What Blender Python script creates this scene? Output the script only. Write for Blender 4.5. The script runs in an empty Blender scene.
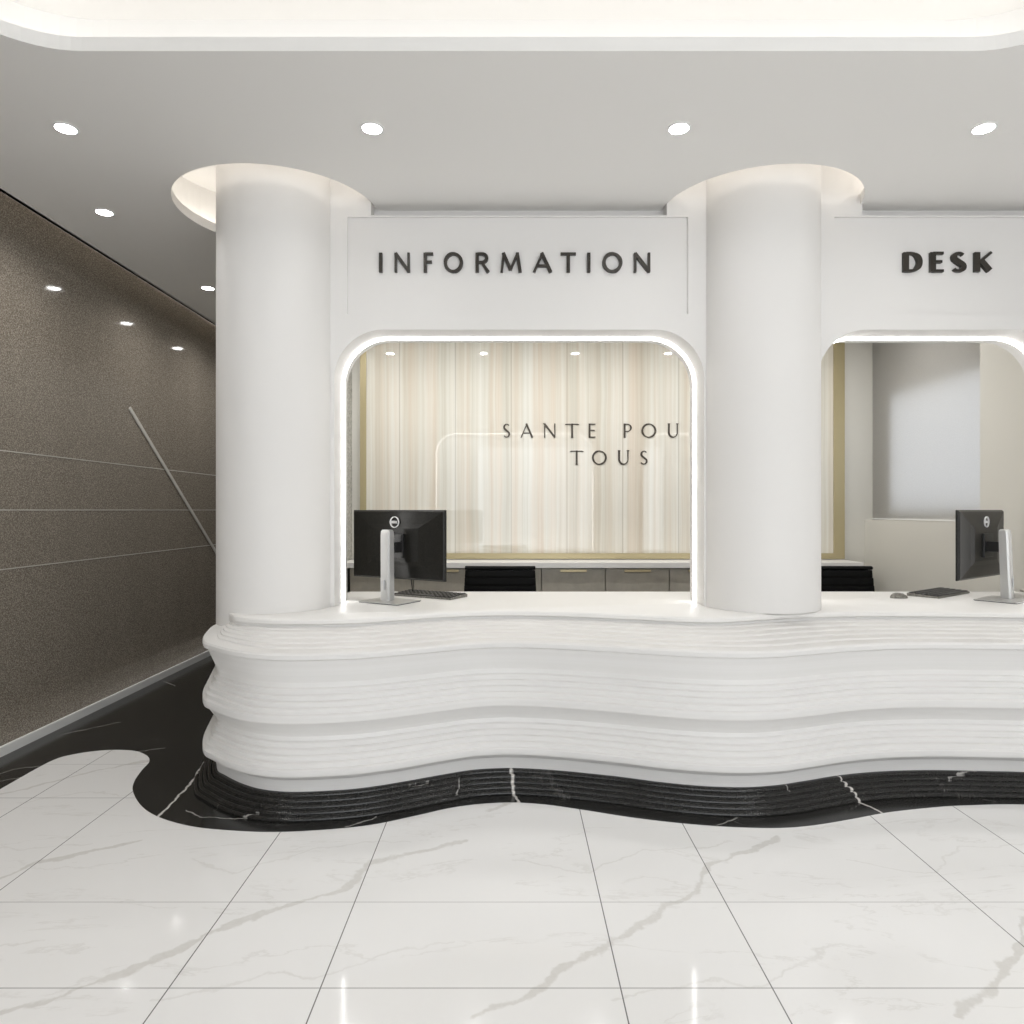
import bpy, bmesh, math, random
from mathutils import Vector, Matrix
S = bpy.context.scene
COL = S.collection
PI = math.pi
# ------------------------------------------------------------------ camera, world, lights, exposure
cam = bpy.data.objects.new('camera', bpy.data.cameras.new('camera'))
COL.objects.link(cam)
cam.location = (0, 0, 1.5)
cam.rotation_euler = (PI/2, 0, 0)
cam.data.sensor_width = 36
cam.data.lens = 690/1024*36
cam.data.shift_x = 1/1024
cam.data.shift_y = -2/1024
cam.data.clip_start = .05
S.camera = cam
S.view_settings.view_transform = 'Standard'
S.view_settings.look = 'None'
S.view_settings.gamma = 1
S.view_settings.use_curve_mapping = False
S.view_settings.exposure = 0.22
S.cycles.use_denoising = True
S.cycles.max_bounces = 10
S.cycles.diffuse_bounces = 6
S.cycles.glossy_bounces = 4
S.cycles.sample_clamp_indirect = 6
S.cycles.caustics_reflective = False
S.cycles.caustics_refractive = False

w = bpy.data.worlds.new('world'); S.world = w
w.use_nodes = True
bg = w.node_tree.nodes['Background']
bg.inputs[0].default_value = (.93, .965, 1, 1)
bg.inputs[1].default_value = 1.5

WARM = (1, .97, .935)
NEUT = (1, .985, .965)
DOWN_W = 12        # front downlights
OFFICE_W = 56     # office downlights
COVE_E = 1.85       # cove strip emission
OCU_E = 4.2
LED_E = 7

def area(name, loc, sx, sy, rot, power, color):
    d = bpy.data.lights.new(name, 'AREA'); d.shape = 'RECTANGLE'; d.size = sx; d.size_y = sy
    d.energy = power; d.color = color
    o = bpy.data.objects.new(name, d); COL.objects.link(o); o.location = loc; o.rotation_euler = rot
    return o
# added daylight-tinted soft fill lamp at the unseen open front behind the viewer
area('entrance_fill', (1.6, -3.9, 1.7), 5.0, 3.0, (PI/2, 0, 0), 75, (.93, .96, 1))
area('window_daylight', (4.9, 6.27, 2.08), 2.6, 2.4, (0, -PI/2, 0), 150, (.93, .96, 1))

# ------------------------------------------------------------------ materials
def newmat(name):
    m = bpy.data.materials.new(name); m.use_nodes = True
    return m, m.node_tree, m.node_tree.nodes['Principled BSDF']
def simple(name, col, rough=.5, metal=0, spec=.5, emit=None, es=0):
    m, nt, b = newmat(name)
    b.inputs['Base Color'].default_value = (*col, 1)
    b.inputs['Roughness'].default_value = rough
    b.inputs['Metallic'].default_value = metal
    b.inputs['Specular IOR Level'].default_value = spec
    if emit:
        b.inputs['Emission Color'].default_value = (*emit, 1); b.inputs['Emission Strength'].default_value = es
    return m
class G:
    """tiny node-graph helper"""
    def __init__(s, nt): s.nt = nt
    def n(s, t, **k):
        x = s.nt.nodes.new(t)
        for a, b in k.items(): setattr(x, a, b)
        return x
    def put(s, sock, v):
        if isinstance(v, bpy.types.NodeSocket): s.nt.links.new(v, sock)
        else: sock.default_value = v
    def m(s, op, a, b=0.0, c=None, clamp=False):
        x = s.n('ShaderNodeMath', operation=op); x.use_clamp = clamp
        s.put(x.inputs[0], a); s.put(x.inputs[1], b)
        if c is not None: s.put(x.inputs[2], c)
        return x.outputs[0]
    def pos(s):
        return s.n('ShaderNodeNewGeometry').outputs['Position']
    def sep(s, v):
        x = s.n('ShaderNodeSeparateXYZ'); s.put(x.inputs[0], v); return x.outputs
    def comb(s, a, b, c):
        x = s.n('ShaderNodeCombineXYZ')
        for i, v in enumerate((a, b, c)): s.put(x.inputs[i], v)
        return x.outputs[0]
    def noise(s, v, scale, detail=4, rough=.55, dist=0.0):
        x = s.n('ShaderNodeTexNoise'); s.put(x.inputs['Vector'], v)
        x.inputs['Scale'].default_value = scale; x.inputs['Detail'].default_value = detail
        x.inputs['Roughness'].default_value = rough; x.inputs['Distortion'].default_value = dist
        return x.outputs['Fac']
    def ramp(s, f, stops):
        x = s.n('ShaderNodeValToRGB'); s.put(x.inputs[0], f)
        e = x.color_ramp.elements
        while len(e) < len(stops): e.new(.5)
        for i, (p, c) in enumerate(stops):
            e[i].position = p; e[i].color = (*c, 1) if len(c) == 3 else c
        return x.outputs[0]
    def mix(s, f, a, b):
        x = s.n('ShaderNodeMix', data_type='RGBA')
        s.put(x.inputs[0], f)
        for i, v in ((6, a), (7, b)):
            if isinstance(v, tuple) and len(v) == 3: v = (*v, 1)
            s.put(x.inputs[i], v)
        return x.outputs[2]
    def smooth(s, v, lo, hi):   # 1 below lo, 0 above hi
        x = s.n('ShaderNodeMapRange', interpolation_type='SMOOTHSTEP')
        s.put(x.inputs[0], v); x.inputs[1].default_value = lo; x.inputs[2].default_value = hi
        x.inputs[3].default_value = 1; x.inputs[4].default_value = 0
        return x.outputs[0]
    def bump(s, bsdf, h, strength, dist=.01):
        x = s.n('ShaderNodeBump'); x.inputs['Strength'].default_value = strength
        x.inputs['Distance'].default_value = dist
        s.put(x.inputs['Height'], h); s.nt.links.new(x.outputs[0], bsdf.inputs['Normal'])
    def segdist(s, px, py, a, b):
        ax, ay = a; dx, dy = b[0]-ax, b[1]-ay; L2 = dx*dx+dy*dy
        ux = s.m('SUBTRACT', px, ax); uy = s.m('SUBTRACT', py, ay)
        t = s.m('DIVIDE', s.m('ADD', s.m('MULTIPLY', ux, dx), s.m('MULTIPLY', uy, dy)), L2, clamp=True)
        ex = s.m('SUBTRACT', ux, s.m('MULTIPLY', t, dx)); ey = s.m('SUBTRACT', uy, s.m('MULTIPLY', t, dy))
        return s.m('SQRT', s.m('ADD', s.m('MULTIPLY', ex, ex), s.m('MULTIPLY', ey, ey)))
    def polydist(s, px, py, pts):
        r = None
        for a, b in zip(pts, pts[1:]):
            d = s.segdist(px, py, a, b)
            r = d if r is None else s.m('MINIMUM', r, d)
        return r

def F(px, py, h=0):       # a point of the photograph lying on the floor
    y = (1.5-h)*690/(py-510); return ((px-511)*y/690, y)

PAINT = simple('white_paint', (.75, .738, .722), .55, spec=.3)
CEILP = simple('ceiling_paint', (.80, .79, .77), .6, spec=.2)
COVEP = simple('cove_paint', (.82, .81, .79), .7, spec=.2)
OFFP = simple('office_paint', (.72, .705, .655), .6, spec=.2)
GOLD = simple('brushed_gold', (.50, .43, .26), .4, metal=.4)
BRASS = simple('brass_handle', (.55, .47, .30), .3, metal=.8)
STEEL = simple('pale_skirting', (.85, .85, .83), .35)
SILVER = simple('silver_plastic', (.50, .50, .49), .32, metal=.35)
SILVERD = simple('silver_edge', (.45, .46, .47), .35, metal=.4)
BLACKP = simple('black_plastic', (.012, .012, .012), .35)
BLACKF = simple('black_leather', (.004, .004, .004), .6, spec=.12)
CHROME = simple('chrome', (.8, .8, .8), .15, metal=1)
WHITEI = simple('white_print', (.75, .75, .75), .4)
LETTER = simple('dark_bronze_letter', (.035, .030, .024), .4, metal=.3)
TXT = simple('dark_ink_letter', (.06, .048, .035), .5)
LED = simple('led_light', (1, 1, 1), .5, emit=(1, .985, .96), es=LED_E)
COVEL = simple('cove_light', (1, 1, 1), .5, emit=WARM, es=COVE_E)
OCUL = simple('oculus_light', (1, 1, 1), .5, emit=(1, .94, .87), es=OCU_E)
LAMP = simple('lamp_lens', (1, 1, 1), .5, emit=(1, .99, .97), es=30)
SUBWH = simple('white_trim_metal', (.8, .8, .79), .4)

def mat_white_floor():
    m, nt, b = newmat('polished_white_marble_tiles'); g = G(nt)
    P = g.pos(); o = g.sep(P); x, y = o[0], o[1]
    # joints
    def joint(c, off, per, wd):
        t = g.m('SUBTRACT', g.m('FLOORED_MODULO', g.m('ADD', g.m('SUBTRACT', c, off), per/2), per), per/2)
        return g.smooth(g.m('ABSOLUTE', t), wd*.6, wd*1.3)
    jx = g.m('MAXIMUM', joint(x, .344, 1.418, .0022), joint(x, .820, 1.418, .0022))
    jy = g.m('MULTIPLY', g.m('MAXIMUM', joint(y, 2.165, 1.43, .0022), joint(y, 2.640, 1.43, .0016)), .7)
    j = g.m('MAXIMUM', jx, jy)
    # veins repeat with the printed tile
    n1 = g.noise(P, 2.6, 5, .6); n2 = g.noise(g.comb(y, x, 3.3), 2.9, 5, .6)
    wx = g.m('ADD', x, g.m('MULTIPLY', g.m('SUBTRACT', n1, .5), .22))
    wy = g.m('ADD', y, g.m('MULTIPLY', g.m('SUBTRACT', n2, .5), .22))
    tx = g.m('SUBTRACT', g.m('FLOORED_MODULO', g.m('ADD', wx, 1.60), 1.43), 1.60)
    ty = g.m('ADD', g.m('FLOORED_MODULO', g.m('SUBTRACT', wy, 1.90), 1.43), 1.90)
    main = g.polydist(tx, ty, [(-1.56, 2.02), (-1.20, 2.28), (-.98, 2.52), (-.71, 2.70), (-.60, 2.93), (-.22, 3.14)])
    side = g.polydist(tx, ty, [(-1.40, 2.95), (-1.12, 2.86), (-.86, 3.05), (-.45, 3.12)])
    side2 = g.polydist(tx, ty, [(-1.1, 2.12), (-.80, 2.22), (-.62, 2.18), (-.36, 2.36), (-.20, 2.38)])
    wn = g.noise(P, 7, 3)
    fine = g.noise(P, 40, 3)
    wid = g.m('MULTIPLY', g.m('SUBTRACT', wn, .38, clamp=True), .055)
    v1 = g.smooth(g.m('SUBTRACT', main, wid), .0, .014)
    v1 = g.m('MULTIPLY', v1, g.m('ADD', .45, g.m('MULTIPLY', fine, .55)))
    v2 = g.m('MULTIPLY', g.smooth(g.m('MINIMUM', side, side2), .001, .009), g.m('MULTIPLY', wn, .7))
    P2 = g.n('ShaderNodeMapping'); nt.links.new(P, P2.inputs[0]); P2.inputs['Rotation'].default_value = (0, 0, -.65); P2.inputs['Scale'].default_value = (.55, 2.0, 1)
    nz = g.noise(P2.outputs[0], 1.1, 8, .62, .5)
    v3 = g.m('MULTIPLY', g.smooth(g.m('ABSOLUTE', g.m('SUBTRACT', nz, .5)), .0, .012), g.m('MULTIPLY', g.smooth(wn, .42, .62), .35))
    v = g.m('MAXIMUM', g.m('MAXIMUM', v1, v2), v3)
    cl = g.noise(P, 1.2, 3)
    base = g.mix(cl, (.80, .795, .785), (.86, .855, .85))
    c = g.mix(g.m('MULTIPLY', v, .6), base, (.50, .48, .44))
    c = g.mix(g.m('MULTIPLY', j, .9), c, (.09, .09, .088))
    nt.links.new(c, b.inputs['Base Color'])
    b.inputs['Roughness'].default_value = .065
    b.inputs['Specular IOR Level'].default_value = .45
    return m
def mat_black_marble():
    m, nt, b = newmat('polished_black_marble'); g = G(nt)
    P = g.pos(); o = g.sep(P); x, y = o[0], o[1]
    P = g.comb(x, y, 0.0)
    n1 = g.noise(P, 14, 4); n2 = g.noise(g.comb(y, x, 1.7), 14, 4)
    wx = g.m('ADD', x, g.m('MULTIPLY', g.m('SUBTRACT', n1, .5), .05))
    wy = g.m('ADD', y, g.m('MULTIPLY', g.m('SUBTRACT', n2, .5), .05))
    A = [[(511, 768, .1), (513, 786, .045), (519, 804)], [(203, 769), (182, 792), (157, 818)], [(832, 776, .09), (857, 795, .03), (883, 813)]]
    B = [[(186, 810), (200, 817), (258, 819)], [(346, 827), (377, 811, .03)], [(718, 825), (737, 811, .035)], [(0, 774), (14, 769), (40, 766)],
         [(163, 681), (176, 686)], [(455, 788, .06), (461, 778, .08)], [(408, 791, .06), (428, 785, .07)], [(950, 777, .08), (975, 771, .1)], [(0, 781), (30, 776)], [(95, 757), (165, 748)],
         [(60, 735), (120, 722)], [(784, 788, .08), (790, 797, .05)]]
    da = None
    for L in A:
        d = g.polydist(wx, wy, [F(*p) for p in L]); da = d if da is None else g.m('MINIMUM', da, d)
    db = None
    for L in B:
        d = g.polydist(wx, wy, [F(*p) for p in L]); db = d if db is None else g.m('MINIMUM', db, d)
    va = g.smooth(da, .003, .009); vb = g.m('MULTIPLY', g.smooth(db, .0005, .006), .55)
    far = g.m('ABSOLUTE', g.m('SUBTRACT', g.noise(P, .9, 8, .6, .8), .5))
    vc = g.m('MULTIPLY', g.smooth(far, 0, .004), g.m('MULTIPLY', g.smooth(g.noise(P, 3, 2), .36, .50), .10))
    v = g.m('MAXIMUM', g.m('MAXIMUM', va, vb), vc)
    sp = g.noise(g.pos(), 230, 2, .6)
    base = g.ramp(sp, [(.42, (.006, .006, .0055)), (.75, (.06, .059, .056))])
    c = g.mix(v, base, (.62, .60, .57))
    nt.links.new(c, b.inputs['Base Color'])
    b.inputs['Roughness'].default_value = .17
    b.inputs['Specular IOR Level'].default_value = .38
    return m
def mat_brown_wall():
    m, nt, b = newmat('bronze_speckled_panel'); g = G(nt)
    P = g.pos(); o = g.sep(P)
    sp = g.noise(P, 120, 2, .7); big = g.noise(g.comb(o[0], g.m('MULTIPLY', o[1], 3), g.m('MULTIPLY', o[2], .5)), 1.2, 3)
    c = g.ramp(sp, [(.34, (.125, .107, .086)), (.5, (.235, .205, .167)), (.66, (.45, .405, .345))])
    c = g.mix(g.m('MULTIPLY', big, .3), c, (.13, .11, .085))
    nt.links.new(c, b.inputs['Base Color'])
    b.inputs['Roughness'].default_value = .07
    b.inputs['Specular IOR Level'].default_value = .5
    return m
def mat_striped():
    m, nt, b = newmat('striped_stone_panel'); g = G(nt)
    P = g.pos(); o = g.sep(P); x, z = o[0], o[2]
    wob = g.m('MULTIPLY', g.m('SUBTRACT', g.noise(g.comb(g.m('MULTIPLY', x, 3), 0, g.m('MULTIPLY', z, .8)), 1.0, 3), .5), .05)
    xx = g.m('ADD', x, wob)
    a = g.noise(g.comb(g.m('MULTIPLY', xx, 7.5), 0, g.m('MULTIPLY', z, .08)), 1.0, 5, .62)
    a2 = g.noise(g.comb(g.m('MULTIPLY', xx, 26), 5, g.m('MULTIPLY', z, .25)), 1.0, 4, .6)
    hue = g.noise(g.comb(g.m('MULTIPLY', xx, 5.1), 9, g.m('MULTIPLY', z, .05)), 1.0, 3, .5)
    t = g.m('ADD', g.m('MULTIPLY', a, .6), g.m('MULTIPLY', a2, .4))
    c1 = g.ramp(t, [(.34, (.62, .58, .49)), (.48, (.73, .71, .63)), (.62, (.84, .83, .77))])
    c2 = g.ramp(t, [(.34, (.68, .58, .47)), (.48, (.77, .70, .60)), (.62, (.84, .81, .74))])
    c = g.mix(g.ramp(hue, [(.42, (0, 0, 0)), (.58, (1, 1, 1))]), c1, c2)
    sm = g.m('ABSOLUTE', g.m('SUBTRACT', g.m('FLOORED_MODULO', g.m('ADD', x, 1.198+.3), .6), .3))
    c = g.mix(g.m('MULTIPLY', g.smooth(sm, .003, .009), .4), c, (.36, .31, .23))
    nt.links.new(c, b.inputs['Base Color'])
    b.inputs['Roughness'].default_value = .025
    b.inputs['Specular IOR Level'].default_value = .5
    return m
def mat_noise(name, c1, c2, scale, rough, spec=.4, bump=0):
    m, nt, b = newmat(name); g = G(nt)
    f = g.noise(g.pos(), scale, 4, .6)
    nt.links.new(g.ramp(f, [(.35, c1), (.65, c2)]), b.inputs['Base Color'])
    b.inputs['Roughness'].default_value = rough; b.inputs['Specular IOR Level'].default_value = spec
    if bump: g.bump(b, f, bump)
    return m
def mat_layered():
    m, nt, b = newmat('white_layered_stone'); g = G(nt)
    P = g.pos(); o = g.sep(P); z = o[2]
    f = g.noise(g.comb(g.m('MULTIPLY', o[0], .12), g.m('MULTIPLY', o[1], .12), g.m('MULTIPLY', z, 60)), 1.0, 3, .6)
    nt.links.new(g.ramp(f, [(.3, (.735, .725, .71)), (.7, (.765, .757, .745))]), b.inputs['Base Color'])
    s = g.m('SINE', g.m('MULTIPLY', z, 2*PI/.0125))
    g.bump(b, g.m('ADD', s, f), .05, .0015)
    b.inputs['Roughness'].default_value = .42; b.inputs['Specular IOR Level'].default_value = .35
    return m
def mat_blind():
    m = bpy.data.materials.new('translucent_blind'); m.use_nodes = True; nt = m.node_tree; nt.nodes.clear(); g = G(nt)
    out = g.n('ShaderNodeOutputMaterial')
    d = g.n('ShaderNodeBsdfDiffuse'); t = g.n('ShaderNodeBsdfTranslucent'); mx = g.n('ShaderNodeMixShader')
    f = g.noise(g.pos(), 120, 2)
    c = g.ramp(f, [(.3, (.46, .44, .40)), (.7, (.64, .62, .58))])
    nt.links.new(c, d.inputs[0]); t.inputs[0].default_value = (.85, .86, .88, 1)
    mx.inputs[0].default_value = .55
    nt.links.new(d.outputs[0], mx.inputs[1]); nt.links.new(t.outputs[0], mx.inputs[2]); nt.links.new(mx.outputs[0], out.inputs[0])
    return m
MFLOOR = mat_white_floor(); MBLACK = mat_black_marble(); MBROWN = mat_brown_wall(); MSTRIPE = mat_striped()
MDESK = mat_layered()
MTOP = simple('white_solid_surface', (.80, .79, .77), .42, spec=.4)
MCAB = mat_noise('taupe_cabinet_laminate', (.36, .335, .285), (.43, .40, .345), 9, .4)
MSIDE = mat_noise('speckled_office_wall', (.30, .29, .26), (.66, .65, .61), 45, .5)
MBLIND = mat_blind()
MSCR = mat_noise('textured_black_monitor_shell', (.004, .0038, .0033), (.019, .018, .015), 160, .3, .28)
MKEY = mat_noise('keyboard_black', (.09, .085, .075), (.26, .25, .22), 90, .45)

# ------------------------------------------------------------------ mesh helpers
def link(name, bm, mat, parent=None, smooth=None, bevel=0, loc=None, rz=0):
    bmesh.ops.remove_doubles(bm, verts=bm.verts, dist=1e-5)
    bmesh.ops.recalc_face_normals(bm, faces=bm.faces)
    me = bpy.data.meshes.new(name); bm.to_mesh(me); bm.free()
    me.materials.append(mat)
    if smooth is not None:
        for p in me.polygons: p.use_smooth = True
        me.set_sharp_from_angle(angle=math.radians(smooth))
    o = bpy.data.objects.new(name, me); COL.objects.link(o)
    if parent: o.parent = parent
    if loc: o.location = loc
    o.rotation_euler.z = rz
    if bevel:
        b = o.modifiers.new('bevel', 'BEVEL'); b.width = bevel; b.segments = 2; b.limit_method = 'ANGLE'
    return o
def struct(o):
    o['kind'] = 'structure'; return o
def tag(o, label, cat, group=None):
    o['label'] = label; o['category'] = cat
    if group: o['group'] = group
    return o
def thing(name, label, cat, loc=(0, 0, 0), rz=0, group=None):
    o = bpy.data.objects.new(name, None); COL.objects.link(o); o.location = loc; o.rotation_euler.z = rz
    o.empty_display_size = .05
    return tag(o, label, cat, group)
def copy_tree(o, parent=None):
    c = o.copy(); COL.objects.link(c); c.parent = parent
    for ch in list(o.children): copy_tree(ch, c)
    return c
def box(bm, x0, x1, y0, y1, z0, z1, M=None):
    vs = [bm.verts.new(Vector(v)) for v in ((x0, y0, z0), (x1, y0, z0), (x1, y1, z0), (x0, y1, z0), (x0, y0, z1), (x1, y0, z1), (x1, y1, z1), (x0, y1, z1))]
    for f in ((0, 3, 2, 1), (4, 5, 6, 7), (0, 1, 5, 4), (1, 2, 6, 5), (2, 3, 7, 6), (3, 0, 4, 7)): bm.faces.new([vs[i] for i in f])
    if M is not None: bmesh.ops.transform(bm, matrix=M, verts=vs)
    return bm
def B(*a): return box(bmesh.new(), *a)
def prism(bm, pts, fn, h0, h1):
    """closed outline pts extruded between h0 and h1; fn(u, v, h) -> xyz"""
    n = len(pts)
    a = [bm.verts.new(fn(u, v, h0)) for u, v in pts]; b = [bm.verts.new(fn(u, v, h1)) for u, v in pts]
    bm.faces.new(a); bm.faces.new(b[::-1])
    for i in range(n): bm.faces.new((a[i], a[(i+1) % n], b[(i+1) % n], b[i]))
def plate(loops, fn, h0, h1):
    """outline with holes, extruded"""
    bm = bmesh.new()
    layers = []
    for h in (h0, h1):
        edges = []; lv = []
        for L in loops:
            vs = [bm.verts.new(fn(u, v, h)) for u, v in L]; lv.append(vs)
            edges += [bm.edges.new((vs[i], vs[(i+1) % len(vs)])) for i in range(len(vs))]
        bmesh.ops.triangle_fill(bm, use_beauty=True, use_dissolve=False, edges=edges)
        layers.append(lv)
    for A, Bb in zip(*layers):
        n = len(A)
        for i in range(n): bm.faces.new((A[i], A[(i+1) % n], Bb[(i+1) % n], Bb[i]))
    return bm
def rrect(x0, x1, y0, y1, r, n=14):
    pts = []
    for cx, cy, a in ((x1-r, y0+r, -PI/2), (x1-r, y1-r, 0), (x0+r, y1-r, PI/2), (x0+r, y0+r, PI)):
        for i in range(n+1):
            t = a + PI/2*i/n; pts.append((cx+r*math.cos(t), cy+r*math.sin(t)))
    return pts
def circ(cx, cy, r, n=96): return [(cx+r*math.cos(2*PI*i/n), cy+r*math.sin(2*PI*i/n)) for i in range(n)]
def loft(bm, rings, cap0=True, cap1=True, closed=True):
    V = [[bm.verts.new(p) for p in R] for R in rings]
    n = len(V[0])
    for a, b in zip(V, V[1:]):
        for i in range(n if closed else n-1): bm.faces.new((a[i], a[(i+1) % n], b[(i+1) % n], b[i]))
    if cap0: bm.faces.new(V[0])
    if cap1: bm.faces.new(V[-1])
    return bm
def lathe(bm, prof, cx=0, cy=0, n=48):
    return loft(bm, [[(cx+r*math.cos(2*PI*i/n), cy+r*math.sin(2*PI*i/n), z) for i in range(n)] for r, z in prof])
def tube(bm, pts, r, n=8):
    pts = [Vector(p) for p in pts]; rings = []
    for i, p in enumerate(pts):
        d = (pts[min(i+1, len(pts)-1)]-pts[max(i-1, 0)]).normalized()
        s = d.cross(Vector((0, 0, 1)))
        s = s.normalized() if s.length > .01 else Vector((1, 0, 0))
        u = s.cross(d).normalized()
        rings.append([p+(s*math.cos(2*PI*k/n)+u*math.sin(2*PI*k/n))*r for k in range(n)])
    return loft(bm, rings)
def catmull(P, k=10):
    out = []
    for i in range(len(P)-1):
        p0 = Vector(P[max(i-1, 0)]); p1 = Vector(P[i]); p2 = Vector(P[i+1]); p3 = Vector(P[min(i+2, len(P)-1)])
        for j in range(k):
            t = j/k
            out.append(.5*((2*p1)+(p2-p0)*t+(2*p0-5*p1+4*p2-p3)*t*t+(3*p1-p0-3*p2+p3)*t**3))
    out.append(Vector(P[-1])); return out
XY = lambda u, v, h: (u, v, h)
XZ = lambda u, v, h: (u, h, v)

CZ = 3.435; YW = 4.36; YI = 4.70; YB = 7.45
COLS = [(-1.495, 4.40), (1.588, 4.40)]
OCU = [(-1.50, 4.490), (1.595, 4.480)]
# ------------------------------------------------------------------ floor
pts = [(50, 761.5), (75, 754), (105, 750.2), (132, 750.5), (146, 755), (149.3, 761.5), (142, 770), (134.5, 781), (133, 791.5), (142, 806.5), (160, 817.5),
       (190, 826), (225, 830), (270, 832), (320, 830), (370, 825), (415, 815.8), (450, 808), (480, 804), (512, 802.5), (545, 804.5), (581, 809.5), (632, 817.5),
       (684, 823.5), (732, 827), (777, 828), (812, 825.5), (852, 819), (887, 812.5), (927, 808), (962, 805.5), (1024, 804.5)]
bnd = [Vector((-2.745, 3.35)), Vector((-2.745, 3.7))] + [Vector(F(*p)) for p in pts] + [Vector((3.0, 3.46)), Vector((3.5, 3.33)), Vector((4.3, 3.36))]
bc = [tuple(v) for v in catmull(bnd, 8)]
white = [(4.3, -4), (-2.745, -4)] + bc
black = [(-3.10, 12), (-3.10, -4), (-2.745, -4)] + bc + [(4.3, 12)]
struct(link('floor', plate([white], XY, -.05, 0), MFLOOR))
struct(link('floor', plate([black], XY, -.05, 0), MBLACK))
struct(link('trim_1', B(-3.34, -3.10, -4, 12, -.08, -.035), SUBWH))
bm = B(-3.115, -3.095, -4, 12, -.035, .060)
struct(link('baseboard_left', bm, STEEL, bevel=.003))
# ------------------------------------------------------------------ left wall
wl = struct(link('wall_left', B(-3.5, -3.31, -4, 12, -.08, 3.9), MBROWN))
bm = bmesh.new()
for z in (1.887, 1.500, 1.113): box(bm, -3.312, -3.3075, -4, 12, z-.003, z+.003)
struct(link('trim_2', bm, simple('inlay_light_metal', (.56, .54, .49), .45)))
bm = bmesh.new()
a, b_ = Vector((5.98, 2.384)), Vector((7.80, .975)); d = (b_-a).normalized(); nn = Vector((-d.y, d.x))*.017
prism(bm, [tuple(a+nn), tuple(b_+nn), tuple(b_-nn), tuple(a-nn)], lambda u, v, h: (h, u, v), -3.3095, -3.300)
tag(link('diagonal_inlay_strip', bm, simple('inlay_diagonal', (.52, .50, .46), .45)), 'pale metal strip set diagonally across the dark speckled left wall', 'wall inlay')
# ------------------------------------------------------------------ ceiling with tray and oculi
tray = rrect(-2.21, 2.35, -2.6, 2.909, .40)
cl = struct(link('ceiling', plate([[(-3.10, -4), (4.3, -4), (4.3, 12), (-3.10, 12)], tray, circ(*OCU[0], .64), circ(*OCU[1], .625)], XY, CZ, CZ+.06), CEILP))
def covering(name, inner, outer, h, top_mat=COVEP):
    bm = bmesh.new()
    n = len(inner)
    rings = [[(x, y, CZ+.059) for x, y in inner], [(x, y, CZ+.059) for x, y in outer], [(x, y, CZ+h) for x, y in outer]]
    loft(bm, rings, False, False); bm.faces.new([v for v in [bm.verts.new((x, y, CZ+h)) for x, y in outer]])
    return struct(link(name, bm, top_mat))
t3 = covering('trim_3', rrect(-2.22, 2.36, -2.61, 2.919, .41), rrect(-2.40, 2.54, -2.79, 3.10, .59), .265)
def strip(pts, z, r, mat, parent, name='light_strip'):
    bm = bmesh.new(); n = len(pts); rings = []
    for i in range(n):
        p = Vector((*pts[i], z)); d = Vector((*pts[(i+1) % n], z))-Vector((*pts[i-1], z))
        d.normalize(); s = Vector((-d.y, d.x, 0))
        rings.append([p+s*r*a_+Vector((0, 0, r*b2)) for a_, b2 in ((-1, -.6), (1, -.6), (1, .6), (-1, .6))])
    rings.append(rings[0])
    loft(bm, rings, False, False)
    return link(name, bm, mat, parent)
strip(rrect(-2.31, 2.45, -2.70, 3.01, .5), CZ+.085, .018, COVEL, t3)
for i, (c, r) in enumerate(zip(OCU, (.64, .625))):
    t = covering('trim_%d' % (4+i), circ(*c, r+.008), circ(*c, r+.17), .36)
    strip(circ(*c, r+.09), CZ+.085, .014, OCUL, t)
# cove side of the ceiling beside the left wall
t6 = struct(link('trim_6', B(-3.10, -3.07, -4, 12, CZ, 3.9), CEILP))
link('light_strip', B(-3.105, -3.10, -4, 12, 3.70, 3.72), simple('wall_cove_light', (1, 1, 1), emit=(1, .9, .78), es=6.0), t6)
struct(link('trim_7', B(-3.5, -3.07, -4, 12, 3.9, 3.95), CEILP))
# ------------------------------------------------------------------ front wall with two openings
W1 = (-1.116, 1.220); W2 = (1.940, 3.512); ZT = 2.640; RC = .31; ZD = .891
def arch(x0, x1, zt, r, n=14):     # left foot -> over -> right foot
    p = [(x0, ZD)]
    p += [(x0+r-r*math.cos(PI/2*i/n), zt-r+r*math.sin(PI/2*i/n)) for i in range(n+1)]
    p += [(x1-r+r*math.sin(PI/2*i/n), zt-r+r*math.cos(PI/2*i/n)) for i in range(n+1)]
    p += [(x1, ZD)]
    return p
ZG = 3.362
body = [(-1.495, ZD)] + arch(*W1, ZT, RC) + arch(*W2, ZT, RC) + [(4.3, ZD), (4.3, 3.9), (-1.495, 3.9)]
skin = [(-1.495, ZD)] + arch(*W1, ZT, RC) + arch(*W2, ZT, RC) + [(4.3, ZD), (4.3, ZG), (2.22, ZG), (2.22, 3.9), (.985, 3.9), (.985, ZG), (-.885, ZG), (-.885, 3.9), (-1.495, 3.9)]
P1 = (-1.034, 1.120, 2.738, 3.352); P2 = (2.042, 3.345, 2.738, 3.352)
rc = lambda p: [(p[0], p[2]), (p[1], p[2]), (p[1], p[3]), (p[0], p[3])]
bm = plate([body], XZ, 4.46, YI)
bm3 = plate([skin], XZ, YW+.018, 4.46); me = bpy.data.meshes.new('t'); bm3.to_mesh(me); bm3.free(); bm.from_mesh(me)
bm2 = plate([skin, rc(P1), rc(P2)], XZ, YW, YW+.018)
me = bpy.data.meshes.new('t'); bm2.to_mesh(me); bm2.free(); bm.from_mesh(me)
wf = struct(link('wall_front', bm, PAINT, smooth=30))
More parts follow.
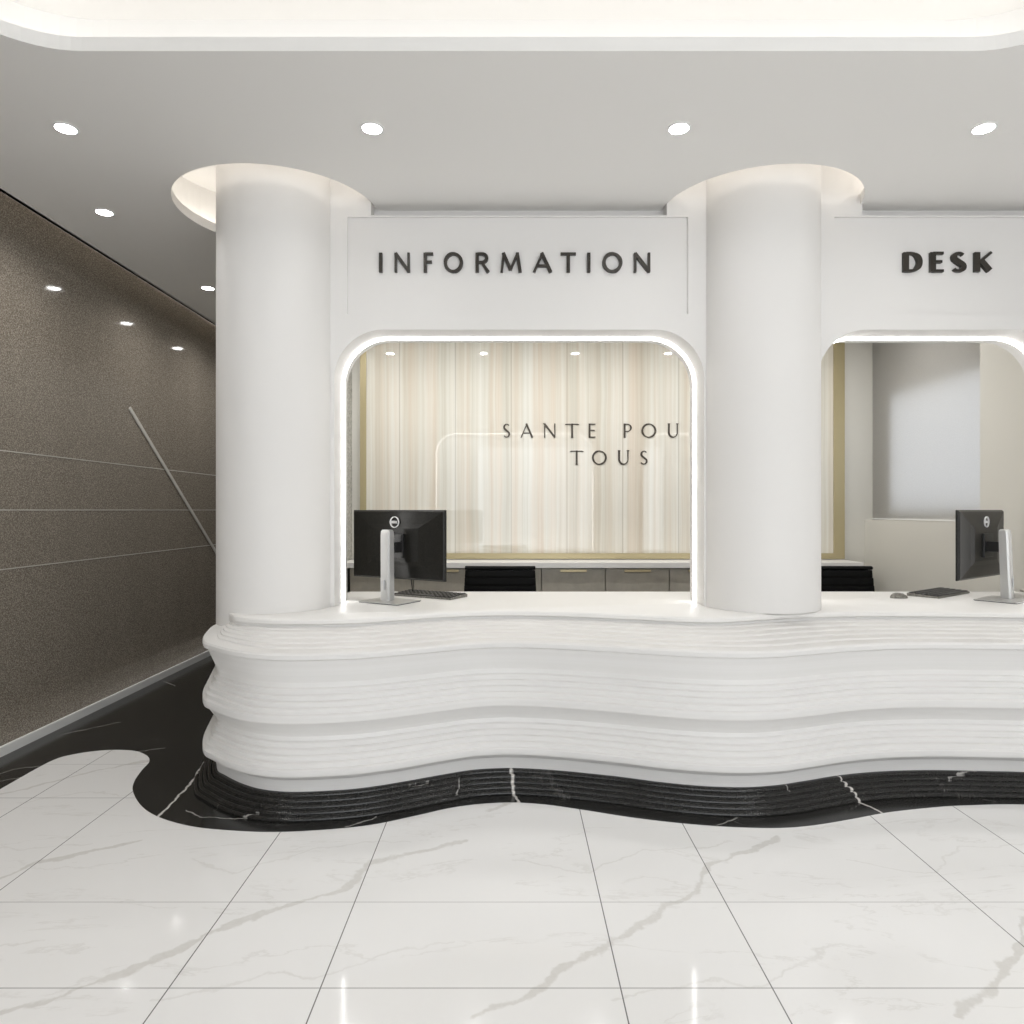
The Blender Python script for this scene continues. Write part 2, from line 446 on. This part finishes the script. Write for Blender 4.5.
# ring-shaped light lines recessed in the reveals
def led_path(x0, x1):
    e = .006
    return [(x, z) for x, z in arch(x0+e, x1-e, ZT-e, RC-e, 20)]
def led(name, W, label):
    pts = led_path(*W); bm = bmesh.new(); rings = []
    n = len(pts)
    for i, (x, z) in enumerate(pts):
        d = Vector(pts[min(i+1, n-1)])-Vector(pts[max(i-1, 0)]); d.normalize(); s = Vector((-d.y, d.x))
        o_ = Vector((x, z))
        a1 = o_+s*.006; a2 = o_-s*.006
        rings.append([(a1.x, 4.556, a1.y), (a2.x, 4.556, a2.y), (a2.x, 4.588, a2.y), (a1.x, 4.588, a1.y)])
    loft(bm, rings)
    return tag(link(name, bm, LED), label, 'light')
led('light_line', W1, 'glowing white light line around the wide opening below INFORMATION')
led('light_line', W2, 'glowing white light line around the narrower opening below DESK')
# ------------------------------------------------------------------ columns
for (cx, cy), lab in zip(COLS, ('smooth round white column at the left end of the desk', 'smooth round white column between the two openings')):
    bm = bmesh.new(); lathe(bm, [(.356, 0 if cx < 0 else ZD), (.356, 3.79)], cx, cy, 96)
    tag(link('round_column', bm, PAINT, smooth=40), lab, 'column')
# ------------------------------------------------------------------ other walls
struct(link('wall_right', B(4.3, 4.4, -4, 4.36, -.05, 3.9), PAINT))
bm = B(-1.84, -1.717, 5.20, 12, 0, CZ); box(bm, -1.84, -1.717, YI, 5.20, .90, CZ)
struct(link('wall_office_left', bm, MSIDE))
struct(link('wall_office_rear', B(-1.717, 4.3, YB, YB+.12, 0, CZ+.01), OFFP))
struct(link('wall_corridor_end', B(-3.5, -1.84, 11.9, 12, -.05, 3.9), PAINT))
bm = bmesh.new()
box(bm, 3.82, 3.95, 5.18, 5.62, 0, CZ); box(bm, 3.82, 3.95, YI, 5.18, .90, CZ); box(bm, 3.82, 3.95, 5.62, YB, 0, 1.395); box(bm, 3.82, 3.95, 5.62, YB, 3.40, CZ)
struct(link('wall_office_right', bm, OFFP))
struct(link('window_1', plate([[(4.7, 0), (7.5, 0), (7.5, CZ), (4.7, CZ)], [(5.45, 1.50), (7.08, 1.50), (7.08, 2.66), (5.45, 2.66)]], lambda u, v, h: (h, u, v), 3.965, 4.05), OFFP))
bl = thing('roller_blind', 'translucent roller blind over the bright office window', 'blind', (3.90, 6.5, 1.40))
link('fabric', B(-.001, .001, -.88, .940, .012, 2.0), MBLIND, bl)
link('bottom_rail', B(-.008, .008, -.88, .940, 0, .014), SUBWH, bl)
# ------------------------------------------------------------------ desk
dp = [(217, 768.6), (225, 775), (241, 783), (261, 789), (288, 791.8), (323, 791), (362, 788), (401, 782), (440, 775), (471, 770), (503, 768), (530, 768.6), (565, 771), (618, 776.5),
      (660, 782), (703, 786), (740, 787.2), (772, 785.6), (804, 781), (841, 775), (884, 771.2), (931, 770), (984, 771), (1024, 772)]
def D(px, py): y = 1.4*690/(py-510); return ((px-511)*y/690, y)
line = [(-1.22, 5.14), (-1.42, 4.95), (-1.64, 4.65), (-1.750, 4.30), (-1.695, 4.0)] + [D(*p) for p in dp] + [(3.1, 3.64), (3.6, 3.55), (4.28, 3.60)]
line = catmull(line, 6)
nl = len(line); nor = []
for i in range(nl):
    d = line[min(i+1, nl-1)]-line[max(i-1, 0)]; d.normalize(); nor.append(Vector((d.y*1, -d.x)))
# outward = to the right of travel when going from back-left round the front
for i in range(nl):
    if i == nl//2 and nor[i].y > 0: nor = [-q for q in nor]; break
for _ in range(10):
    nor = [nor[0]] + [(nor[i-1]+nor[i]*2+nor[i+1]).normalized() for i in range(1, nl-1)] + [nor[-1]]
nor[-1] = Vector((0, -1))
ctrl = [(-1.20, 5.12), (-1.33, 4.9), (-1.48, 4.6), (-1.62, 4.3), (-1.672, 4.12), (-1.650, 4.065), (-1.60, 4.0), (-1.53, 3.955), (-1.45, 3.925), (-1.32, 3.895), (-1.10, 3.895)]
for i in range(len(ctrl), (nl-1)//6+1):
    v = line[i*6]+nor[i*6]*-.47; ctrl.append((v.x, v.y))
inner = catmull(ctrl, 6)
def ring(off, z):
    R = []
    for p, q, c in zip(line, nor, inner):
        v = p+q*off if off >= 0 else p.lerp(c, off/-.47)
        R.append((v.x, v.y, z))
    return R+[(4.28, 5.16, z), (R[0][0], 5.16, z)]
desk = thing('reception_desk', 'long white wavy reception desk with layered tiers on black plinth', 'desk', (1.2, 4.4, 0))
def deskpart(name, prof, mat):
    bm = loft(bmesh.new(), [[(x-1.2, y-4.4, z) for x, y, z in ring(o, z)] for o, z in prof])
    return link(name, bm, mat, desk, smooth=50 if name == 'plinth' else 28)
def stair(z0):
    L = []
    for k in range(5): L += [(.07-.014*k, z0+.029*k-.004), (.07-.014*k-.004, z0+.029*k), (.07-.014*(k+1)-.001, z0+.029*k+.0035)]
    return L
prof = [(0, .10), (.004, .140), (.014, .162), (.052, .188), (.066, .196), (.07, .205)] + stair(.232) + [(-.006, .372), (.048, .446), (.066, .456), (.07, .466)]
prof += stair(.497) + [(-.006, .640), (.048, .758), (.066, .768), (.07, .779), (.07, .790), (.062, .799)]
for k in range(5):
    o0 = .062-.1*k
    prof += [(o0-.084, .8035+.007*k), (o0-.090, .8015+.007*k), (o0-.10, .8095+.007*k)]
prof += [(-.47, .838), (-.47, .85)]
deskpart('body', prof, MDESK)
deskpart('countertop', [(-.475, .8495), (-.462, .852), (-.452, .860), (-.452, .876), (-.458, .884), (-.475, .89)], MTOP)
pl = [(.115, 0.0)]
for k in range(5):
    o0 = .115-.023*k; z0 = .02*k
    pl += [(o0-.003, z0+.0005), (o0, z0+.004)]
    pl += [(o0-.014*(1-math.cos(PI/2*i/4)), z0+.006+.0135*math.sin(PI/2*i/4)) for i in range(5)]
    pl += [(o0-.020, z0+.0185), (o0-.0225, z0+.0165)] if k < 4 else [(o0-.022, .0992)]
pl += [(-.004, .10)]
deskpart('plinth', pl, MBLACK)
# ------------------------------------------------------------------ stroke lettering
def ribbon(bm, pts, wd, fn, h0, h1, closed=False):
    P = [Vector(p) for p in pts]; n = len(P)
    if not isinstance(wd, (list, tuple)): wd = [wd]*n
    if len(wd) != n: wd = [wd[0]+(wd[-1]-wd[0])*i/(n-1) for i in range(n)] if len(wd) == 2 else [wd[min(int(i/(n-1)*(len(wd)-1)), len(wd)-2)]*(1-(i/(n-1)*(len(wd)-1)) % 1)+wd[min(int(i/(n-1)*(len(wd)-1)), len(wd)-2)+1]*((i/(n-1)*(len(wd)-1)) % 1) if i < n-1 else wd[-1] for i in range(n)]
    L = []; R = []
    for i in range(n):
        if closed: d = P[(i+1) % n]-P[i-1]
        else: d = P[min(i+1, n-1)]-P[max(i-1, 0)]
        d.normalize(); s = Vector((-d.y, d.x))*wd[i]/2
        L.append(P[i]+s); R.append(P[i]-s)
    m = n if closed else n-1
    va = [bm.verts.new(fn(*p, h0)) for p in L]; vb = [bm.verts.new(fn(*p, h0)) for p in R]
    vc = [bm.verts.new(fn(*p, h1)) for p in L]; vd = [bm.verts.new(fn(*p, h1)) for p in R]
    for i in range(m):
        j = (i+1) % n
        bm.faces.new((va[i], va[j], vb[j], vb[i])); bm.faces.new((vc[i], vd[i], vd[j], vc[j]))
        bm.faces.new((va[i], vc[i], vc[j], va[j])); bm.faces.new((vb[i], vb[j], vd[j], vd[i]))
    if not closed:
        bm.faces.new((va[0], vb[0], vd[0], vc[0])); bm.faces.new((va[-1], vc[-1], vd[-1], vb[-1]))
def arc(cx, cy, rx, ry, a0, a1, n=20):
    return [(cx+rx*math.cos(math.radians(a0+(a1-a0)*i/n)), cy+ry*math.sin(math.radians(a0+(a1-a0)*i/n))) for i in range(n+1)]
def glyph(ch, t, T, ser=0):
    """strokes in a unit box (x 0..1 scaled by the letter width, y 0..1): t thin, T thick width as fraction of height"""
    Sg = []
    def s(p, wd=None, c=False): Sg.append((p, T if wd is None else wd, c))
    h = T/2
    if ch == 'I': s([(.5, 0), (.5, 1)])
    if ch == 'N': s([(.08, 0), (.08, 1)], t); s([(.06, .98), (.94, .03)]); s([(.93, 0), (.93, 1)], t)
    if ch == 'F': s([(.12, 0), (.12, 1)]); s([(.12, .95), (1, .95)], t); s([(.12, .53), (.85, .53)], t)
    if ch == 'E': s([(.15, 0), (.15, 1)]); s([(.15, .955), (1, .955)], t); s([(.15, .52), (.88, .52)], t); s([(.15, .045), (1, .045)], t)
    if ch == 'O': s(arc(.5, .5, .44, .46, 0, 360, 36)[:-1], [T if abs(math.cos(2*PI*i/36+.3)) > .6 else t+(T-t)*abs(math.cos(2*PI*i/36+.3)) for i in range(36)], True)
    if ch == 'R': s([(.1, 0), (.1, 1)]); s([(.1, .95)]+arc(.45, .73, .38, .22, 90, -90, 14)+[(.1, .51)], [t, T, T, t]); s([(.45, .5), (.95, .0)], [t, T])
    if ch == 'P': s([(.15, 0), (.15, 1)]); s([(.15, .95)]+arc(.5, .70, .42, .25, 90, -90, 14)+[(.25, .45)], [t, t, T, t, t])
    if ch == 'M': s([(.13, 0), (.22, 1)], t); s([(.2, 1), (.5, .12)]); s([(.5, .12), (.80, 1)], t); s([(.78, 1), (.90, 0)])
    if ch == 'A': s([(.05, 0), (.52, 1)], t); s([(.46, 1), (.95, 0)]); s([(.22, .33), (.78, .33)], t)
    if ch == 'T': s([(.5, 0), (.5, 1)]); s([(0, .95), (1, .95)], t)
    if ch == 'U': s([(.12, 1), (.12, .42)]+arc(.48, .38, .36, .34, 180, 360, 16)+[(.84, .42), (.84, 1)], [T, T, T, t, t, t])
    if ch == 'S': s(arc(.52, .74, .34, .21, 35, 200, 12)+[(.30, .60), (.5, .50), (.72, .40)]+arc(.48, .26, .36, .21, 20, -150, 12), [t, t, T, T, T, t, t])
    if ch == 'D': s([(.14, 0), (.14, 1)]); s([(.14, .95), (.35, .95)]+arc(.38, .5, .52, .45, 85, -85, 18)+[(.35, .05), (.14, .05)], [t, t, T, T, T, t, t])
    if ch == 'L': s([(.15, 0), (.15, 1)]); s([(.15, .06), (1, .06)], t)
    if ch == 'K': s([(.15, 0), (.15, 1)]); s([(.18, .42), (.92, 1)], t); s([(.38, .55), (.84, .06)])
    if ser and ch in 'NTEPUSDIKL':
        for x, y in {'N': [(.05, .985)], 'T': [(0, .93), (1, .93), (.5, .015)], 'E': [(.15, .015)], 'P': [(.15, .015)], 'U': [(.12, .985), (.84, .985)]}.get(ch, []):
            s([(x-.1, y), (x+.1, y)], t*.8)
    return Sg
def letter(parent, ch, x0, x1, z0, z1, y, depth, t, T, mat, ser=0):
    bm = bmesh.new(); wd = x1-x0; hh = z1-z0
    for j, (p, sw, c) in enumerate(glyph(ch, t, T, ser)):
        q = [(u*wd, v*hh) for u, v in p]
        sw2 = [a_*hh for a_ in sw] if isinstance(sw, (list, tuple)) else sw*hh
        ribbon(bm, q, sw2, XZ, -depth-.0006*j, 0, c)
    o = link('letter', bm, mat, parent, loc=(x0-parent.location.x, y-parent.location.y, z0-parent.location.z))
    return o
KX = YW/690
def PX(px, Y): return (px-511)*Y/690
def PZ(py, Y): return 1.5-(py-510)*Y/690
yf = YW+.018
sg = thing('raised_lettering', 'dark bronze raised letters reading INFORMATION above the wide opening', 'sign', (PX(514, yf), yf, PZ(273, yf)))
for ch, a, b_ in (('I', 379.5, 382.8), ('N', 395, 410), ('F', 424.5, 433.5), ('O', 444.5, 462.6), ('R', 476, 489), ('M', 498.5, 522.5), ('A', 533, 551.5), ('T', 560.5, 575.7), ('I', 587, 590), ('O', 602.5, 621.5), ('N', 633.5, 649.6)):
    letter(sg, ch, PX(a, yf), PX(b_, yf), PZ(273, yf), PZ(253.8, yf), yf, .022, .12, .17, LETTER)
sg = thing('raised_lettering', 'heavy dark raised letters reading DESK above the narrower opening', 'sign', (PX(946, yf), yf, PZ(273, yf)))
for ch, a, b_ in (('D', 901.5, 919.8), ('E', 929, 941.7), ('S', 949.5, 964.2), ('K', 972.2, 990.8)):
    letter(sg, ch, PX(a+.5, yf), PX(b_, yf), PZ(272.7, yf), PZ(253.3, yf), yf, .022, .13, .28, LETTER)
# ------------------------------------------------------------------ office: striped panel, lettering
yp = YB-.03
wp = thing('feature_panel', 'tall glossy cream striped stone panel in a gold frame', 'wall panel', (.95, YB, 1.0))
def rel(bm_args, o, mat, name, parent, bevel=0):
    x0, x1, y0, y1, z0, z1 = bm_args; L = parent.location
    return link(name, B(x0-L.x, x1-L.x, y0-L.y, y1-L.y, z0-L.z, z1-L.z), mat, parent, bevel=bevel)
rel((-1.555, 3.466, yp, YB, 1.036, 3.40), 0, MSTRIPE, 'striped_board', wp)
bm = bmesh.new(); L = wp.location
for a in ((-1.62, -1.555, YB-.05, YB, .975, 3.40), (3.466, 3.58, YB-.05, YB, .975, 3.40), (-1.555, 3.466, YB-.05, YB, .975, 1.036)):
    box(bm, a[0]-L.x, a[1]-L.x, a[2]-L.y, a[3]-L.y, a[4]-L.z, a[5]-L.z)
link('gold_frame', bm, GOLD, wp)
sg = thing('wall_lettering', 'thin dark serif letters SANTE POU TOUS on the striped panel', 'sign', (PX(600, yp), yp, PZ(465, yp)))
g2 = lambda v: 490+v/4.876
for ch, a, b_ in (('S', 62, 100), ('A', 148, 210), ('N', 262, 320), ('T', 372, 428), ('E', 480, 514), ('P', 650, 690), ('O', 738, 810), ('U', 865, 922)):
    letter(sg, ch, PX(g2(a), yp), PX(g2(b_), yp), PZ(437.8, yp), PZ(423.6, yp), yp, .008, .07, .13, TXT, 1)
for ch, a, b_ in (('T', 395, 450), ('O', 497, 569), ('U', 622, 682), ('S', 730, 770)):
    letter(sg, ch, PX(g2(a), yp), PX(g2(b_), yp), PZ(464.8, yp), PZ(450.5, yp), yp, .008, .07, .13, TXT, 1)
# ------------------------------------------------------------------ cabinets and worktop
tag(link('worktop', B(-1.715, 3.57, 6.98, YB-.052, .912, .968), MTOP, bevel=.003), 'long pale worktop running over the taupe cabinets', 'worktop')
wh = ['hidden']
def cabinet(x):
    c = thing('base_cabinet', '', 'cabinet', (x+.3255, 7.2, 0), group='base cabinets under the worktop')
    link('carcass', B(-.3235, .3235, -.16, .24, .08, .910), MCAB, c)
    dr = link('drawer', B(-.3205, .3205, -.18, -.16, .62, .905), MCAB, c, bevel=.002)
    link('handle', B(-.135, .135, -.20, -.18, .868, .895), BRASS, dr, bevel=.003)
    d2 = link('door', B(-.3205, .3205, -.18, -.16, .09, .615), MCAB, c, bevel=.002)
    link('plinth', B(-.3205, .3205, -.12, .24, 0, .08), BLACKP, c)
    return c
clabs = ['taupe base cabinet at the far left, seen below the left monitor', 'taupe base cabinet between the left monitor and the black chair', 'taupe base cabinet mostly hidden behind the left black chair',
         'taupe base cabinet with brass handle just right of the left black chair', 'taupe base cabinet with brass handle, second to the right of the left chair',
         'taupe base cabinet cut off by the right edge of the wide opening', 'taupe base cabinet hidden behind the middle column', 'taupe base cabinet behind the right black chair']
c0 = cabinet(.310-3*.651); c0['label'] = clabs[0]
for k in range(1, 8):
    c = copy_tree(c0); c.location.x = .310+(k-3)*.651+.3255; c['label'] = clabs[k]
# ------------------------------------------------------------------ monitors
def monitor(loc, ang, poff, boff, label, flip=1):
    m = thing('computer_monitor', label, 'monitor', loc, ang)
    # local: x along the screen, -y towards the visitor (back of the monitor)
    W, H, zb = .81, .475, .135
    cx = poff
    yb = .165
    bm = B(cx-W/2, cx+W/2, yb, yb+.012, zb, zb+H)
    # domed rear shell
    loft(bm, [[(cx+sx*W/2*a_, yb-d_, zb+H/2+sz*H/2*b2) for sx, sz in ((-1, -1), (1, -1), (1, 1), (-1, 1))] for a_, b2, d_ in ((.995, .99, 0), (.97, .95, .012), (.62, .60, .026), (.50, .48, .034))])
    link('screen_housing', bm, MSCR, m, bevel=.003)
    link('display', B(cx-W/2+.008, cx+W/2-.008, yb+.012, yb+.014, zb+.01, zb+H-.008), simple('dark_display', (.01, .01, .012), .15), m)
    bm = B(cx-.085, cx+.085, yb-.05, yb-.03, zb+H/2-.09, zb+H/2+.075)
    box(bm, -.03, .03, .045, yb-.048, zb+H/2-.05, zb+H/2+.02)
    link('mounting_plate', bm, BLACKP, m, bevel=.004)
    # logo ring with slanted lettering
    zl = zb+H-.083; lx = cx
    bm = bmesh.new(); yl = yb-.033
    ribbon(bm, arc(lx, zl, (.036), .036, 0, 360, 32)[:-1], .0045, XZ, yl-.006, yl+.004, True)
    for j, ch in enumerate('DELL'):
        for p, sw, c in glyph(ch, .22, .26):
            x0 = lx-.024+.0125*j
            if ch == 'E': sh = .006
            else: sh = 0
            q = [(x0+u*.0095, zl-.008+v*.016) for u, v in p]
            sw2 = [a_*.013 for a_ in sw] if isinstance(sw, (list, tuple)) else sw*.013
            ribbon(bm, q, sw2, XZ, yl-.006, yl+.004, c)
    link('logo', bm, WHITEI, m)
    # stand post: slim box leaning slightly back, rounded top
    bm = bmesh.new()
    rings = []
    for z, dx, dy, hw, hd in ((.008, 0, 0, .038, .030), (.2, -.006, .006, .038, .028), (.44, -.012, .012, .038, .027), (.468, -.013, .013, .037, .024), (.478, -.013, .014, .031, .018)):
        rings.append([(dx+x, dy+y, z) for x, y in ((-hw, -hd*.6), (-hw*.8, -hd), (hw*.8, -hd), (hw, -hd*.6), (hw, hd), (-hw, hd))])
    loft(bm, rings)
    p = link('stand_post', bm, SILVER, m, smooth=30)
    link('cable_slot', B(-.008, .008, -.0325, -.028, .085, .145), SILVERD, p, bevel=.003)
    sb = link('stand_base', B(boff-.165, boff+.165, -.125, .125, .004, .010), SILVER, m, bevel=.002)
    link('foot_pad', B(boff-.160, boff+.160, -.120, .120, 0, .004), BLACKP, sb)
    return m
TOPZ = .890
aL = math.atan2(-.502, .864); aR = math.atan2(.60, .80)
monitor((-.825, 4.592, TOPZ), aL, -.045, .025, 'black computer monitor seen from behind in the wide opening')
monitor((3.385, 4.700, TOPZ), aR, .015, -.075, 'black computer monitor seen from behind in the narrower opening')
# power cable behind left monitor
bm = tube(bmesh.new(), [(-.715, 4.90, TOPZ+.17), (-.71, 4.93, TOPZ+.09), (-.715, 5.00, TOPZ+.03), (-.72, 5.06, TOPZ+.006), (-.72, 5.10, TOPZ+.006), (-.72, 5.158, TOPZ+.006)], .004)
tag(link('monitor_cable', bm, BLACKP, smooth=60), 'thin dark cable hanging under the left monitor', 'cable')
# keyboards and mouse
def keyboard(c, ang, L_, label):
    k = thing('keyboard', label, 'keyboard', (*c, TOPZ), ang)
    bm = bmesh.new()
    prism(bm, [(-.105, 0), (.105, 0), (.105, .022), (-.105, .012)], lambda u, v, h: (h, u, v), -L_/2, L_/2)
    link('tray', bm, MKEY, k, bevel=.003)
    n = int(L_/.034)
    proto = None
    for r in range(5):
        for q in range(n):
            if r == 0 and 3 < q < 9 and q != 4: continue
            x = -L_/2+.02+q*(L_-.04)/(n-1); y = -.078+r*.039
            wdt = .013 if not (r == 0 and q == 4) else .013
            if proto is None:
                bm = bmesh.new()
                loft(bm, [[(a_*.014, b2*.016, 0) for a_, b2 in ((-1, -1), (1, -1), (1, 1), (-1, 1))], [(a_*.011, b2*.013, .007) for a_, b2 in ((-1, -1), (1, -1), (1, 1), (-1, 1))]])
                proto = link('key', bm, BLACKP, k); o = proto
            else:
                o = proto.copy(); COL.objects.link(o); o.parent = k
            o.location = (x, y, .0175+.0475*(y+.105)*1)
            o.location.z = .012+.010*(y+.105)/.21
    bm = B(-.08, .10, -.094, -.062, .0125, .020)
    link('space_bar', bm, BLACKP, k)
    return k
keyboard((-.575, 4.885), math.atan2(-.49, .87), .50, 'low black keyboard behind the left monitor stand')
keyboard((3.09, 4.985), math.atan2(.60, .80), .53, 'low black keyboard left of the right monitor stand')
bm = bmesh.new()
bmesh.ops.create_uvsphere(bm, u_segments=24, v_segments=16, radius=1)
for v in bm.verts:
    v.co = Vector((v.co.x*.062*(1-.12*v.co.y), v.co.y*.045, max(v.co.z, -.0)*.036*(1-.15*v.co.x)))
ms = thing('computer_mouse', 'small black computer mouse at the left end of the right keyboard', 'mouse', (2.69, 4.79, TOPZ), .2)
link('shell', bm, MKEY, ms, smooth=50)
link('scroll_wheel', B(.02, .038, -.003, .003, .024, .033), SILVERD, ms)
# ------------------------------------------------------------------ office chairs
def chair(loc, label, rz=0):
    c = thing('office_chair', label, 'chair', loc, rz)
    # faces the visitor (-y)
    def slab(name, prof, x_at, mat=BLACKF, parent=c):
        bm = bmesh.new(); rings = []
        for (y, z, th, hw) in prof:
            rings.append([(x, y+dy*th, z) for x, dy in ((-hw, -.3), (-hw*.9, -1), (hw*.9, -1), (hw, -.3), (hw*.95, 1), (-hw*.95, 1))])
        loft(bm, rings); return link(name, bm, mat, parent, smooth=35, bevel=.004)
    pr = []
    z = .56; k = 0
    while z < 1.0:
        t = (z-.56)/.45; y = .24+.05*t*t
        pr += [(y, z, .016, .305-.022*t), (y, z+.012, .024, .305-.022*t), (y, z+.052, .024, .305-.022*(t+.1)), (y, z+.062, .016, .305-.022*(t+.1))]
        z += .0648
    slab('backrest', pr, 0)
    bm = bmesh.new()
    loft(bm, [[(x, .285+.028*math.cos(2*PI*i/16), 1.029+.017*math.sin(2*PI*i/16)) for i in range(16)] for x in (-.285, -.278, .278, .285)])
    link('top_rail', bm, BLACKF, c, smooth=50, bevel=.006)
    bm = bmesh.new()
    for s_ in (-1, 1): tube(bm, [(s_*.262, .30, .52), (s_*.262, .31, .80), (s_*.255, .305, 1.028)], .010)
    box(bm, -.262, .262, .296, .312, 1.006, 1.013)
    link('back_frame', bm, CHROME, c, smooth=50)
    slab('seat', [(-.02, .45, .24, .27), (-.02, .46, .265, .29), (-.02, .50, .265, .29), (-.02, .515, .245, .275)], 0)
    for s_ in (-1, 1):
        bm = bmesh.new(); tube(bm, [(s_*.30, .22, .50), (s_*.32, .20, .70), (s_*.32, .0, .72), (s_*.32, -.15, .70), (s_*.31, -.16, .50), (s_*.27, -.16, .47)], .013)
        link('armrest', bm, CHROME, c, smooth=50)
    bm = bmesh.new(); lathe(bm, [(.03, .10), (.03, .3), (.02, .3), (.02, .45)], 0, 0, 20)
    link('gas_lift', bm, CHROME, c, smooth=40)
    for i in range(5):
        a = 2*PI*i/5+.3; bm = bmesh.new()
        tube(bm, [(0, 0, .12), (.30*math.cos(a), .30*math.sin(a), .075)], .018)
        lg = link('leg', bm, CHROME, c, smooth=40)
        bm = bmesh.new(); box(bm, -.025, .025, -.022, .022, 0, .058, Matrix.Translation((.30*math.cos(a), .30*math.sin(a), 0)) @ Matrix.Rotation(a, 4, 'Z'))
        link('castor', bm, BLACKP, lg, bevel=.02)
    c.scale = (1.03, 1, .988)
    return c
chair((-.09, 5.47, 0), 'black ribbed office chair behind the desk in the wide opening')
chair((2.715, 5.47, 0), 'black ribbed office chair partly hidden behind the middle column')
# ------------------------------------------------------------------ downlights
def downlight(x, y, label, power, group, cone=150, spot=True, proto=[None]):
    z = CZ
    t = thing('ceiling_downlight', label, 'light', (x, y, z), group=group)
    bm = bmesh.new(); n = 32
    loft(bm, [[(r*math.cos(2*PI*i/n), r*math.sin(2*PI*i/n), zz) for i in range(n)] for r, zz in ((.060, .0), (.060, -.004), (.049, -.006), (.047, 0.0))], False, False)
    link('trim_ring', bm, SUBWH, t, smooth=40)
    bm = bmesh.new(); lathe(bm, [(.048, -.001), (.048, -.005)], 0, 0, 32)
    link('lens', bm, LAMP, t)
    if power:
        d = bpy.data.lights.new('downlight_beam', 'AREA'); d.shape = 'DISK'; d.size = .085; d.energy = power*.18; d.color = NEUT; d.spread = math.radians(cone)
        o = bpy.data.objects.new('beam', d); COL.objects.link(o); o.parent = t; o.location = (0, 0, -.008)
    return t
for x, s_ in zip((-2.255, -.704, .851, 2.395), ('leftmost of the four lit downlights in front of the columns', 'lit downlight right of the left column, in the front row', 'lit downlight left of the middle column, in the front row', 'rightmost lit downlight, above the DESK lettering')):
    downlight(x, 3.495, 'round '+s_, DOWN_W, 'round downlights in the front row')
for y, s_ in zip((4.48, 6.01, 7.14, 8.24), ('round lit downlight above the corridor, nearer of two left of the column', 'round lit downlight above the corridor, partly cut by the left column', 'round corridor downlight hidden by the left column, mirrored in the dark wall', 'round corridor downlight hidden by the column, farthest mirrored spot')):
    downlight(-2.64, y, s_, 36, 'round downlights above the corridor')
for i, y in enumerate((1.96, .43, -1.1)):  # extra downlights out of view, added to brighten the left wall and hall
    for x in (-2.64, 2.95):
        downlight(x, y, 'added unseen round downlight along the %s side of the hall, %s behind the front row' % ('left' if x < 0 else 'right', ('first', 'second', 'third')[i]), 30, 'added unseen downlights along the hall sides')
for i, x in enumerate((-1.49, -.335, .794, 1.935, 3.08)):
    downlight(x, 6.34, 'round office downlight mirrored in the striped panel, %s from the left' % ('first', 'second', 'third', 'fourth', 'fifth')[i], OFFICE_W, 'round downlights above the office', 180)
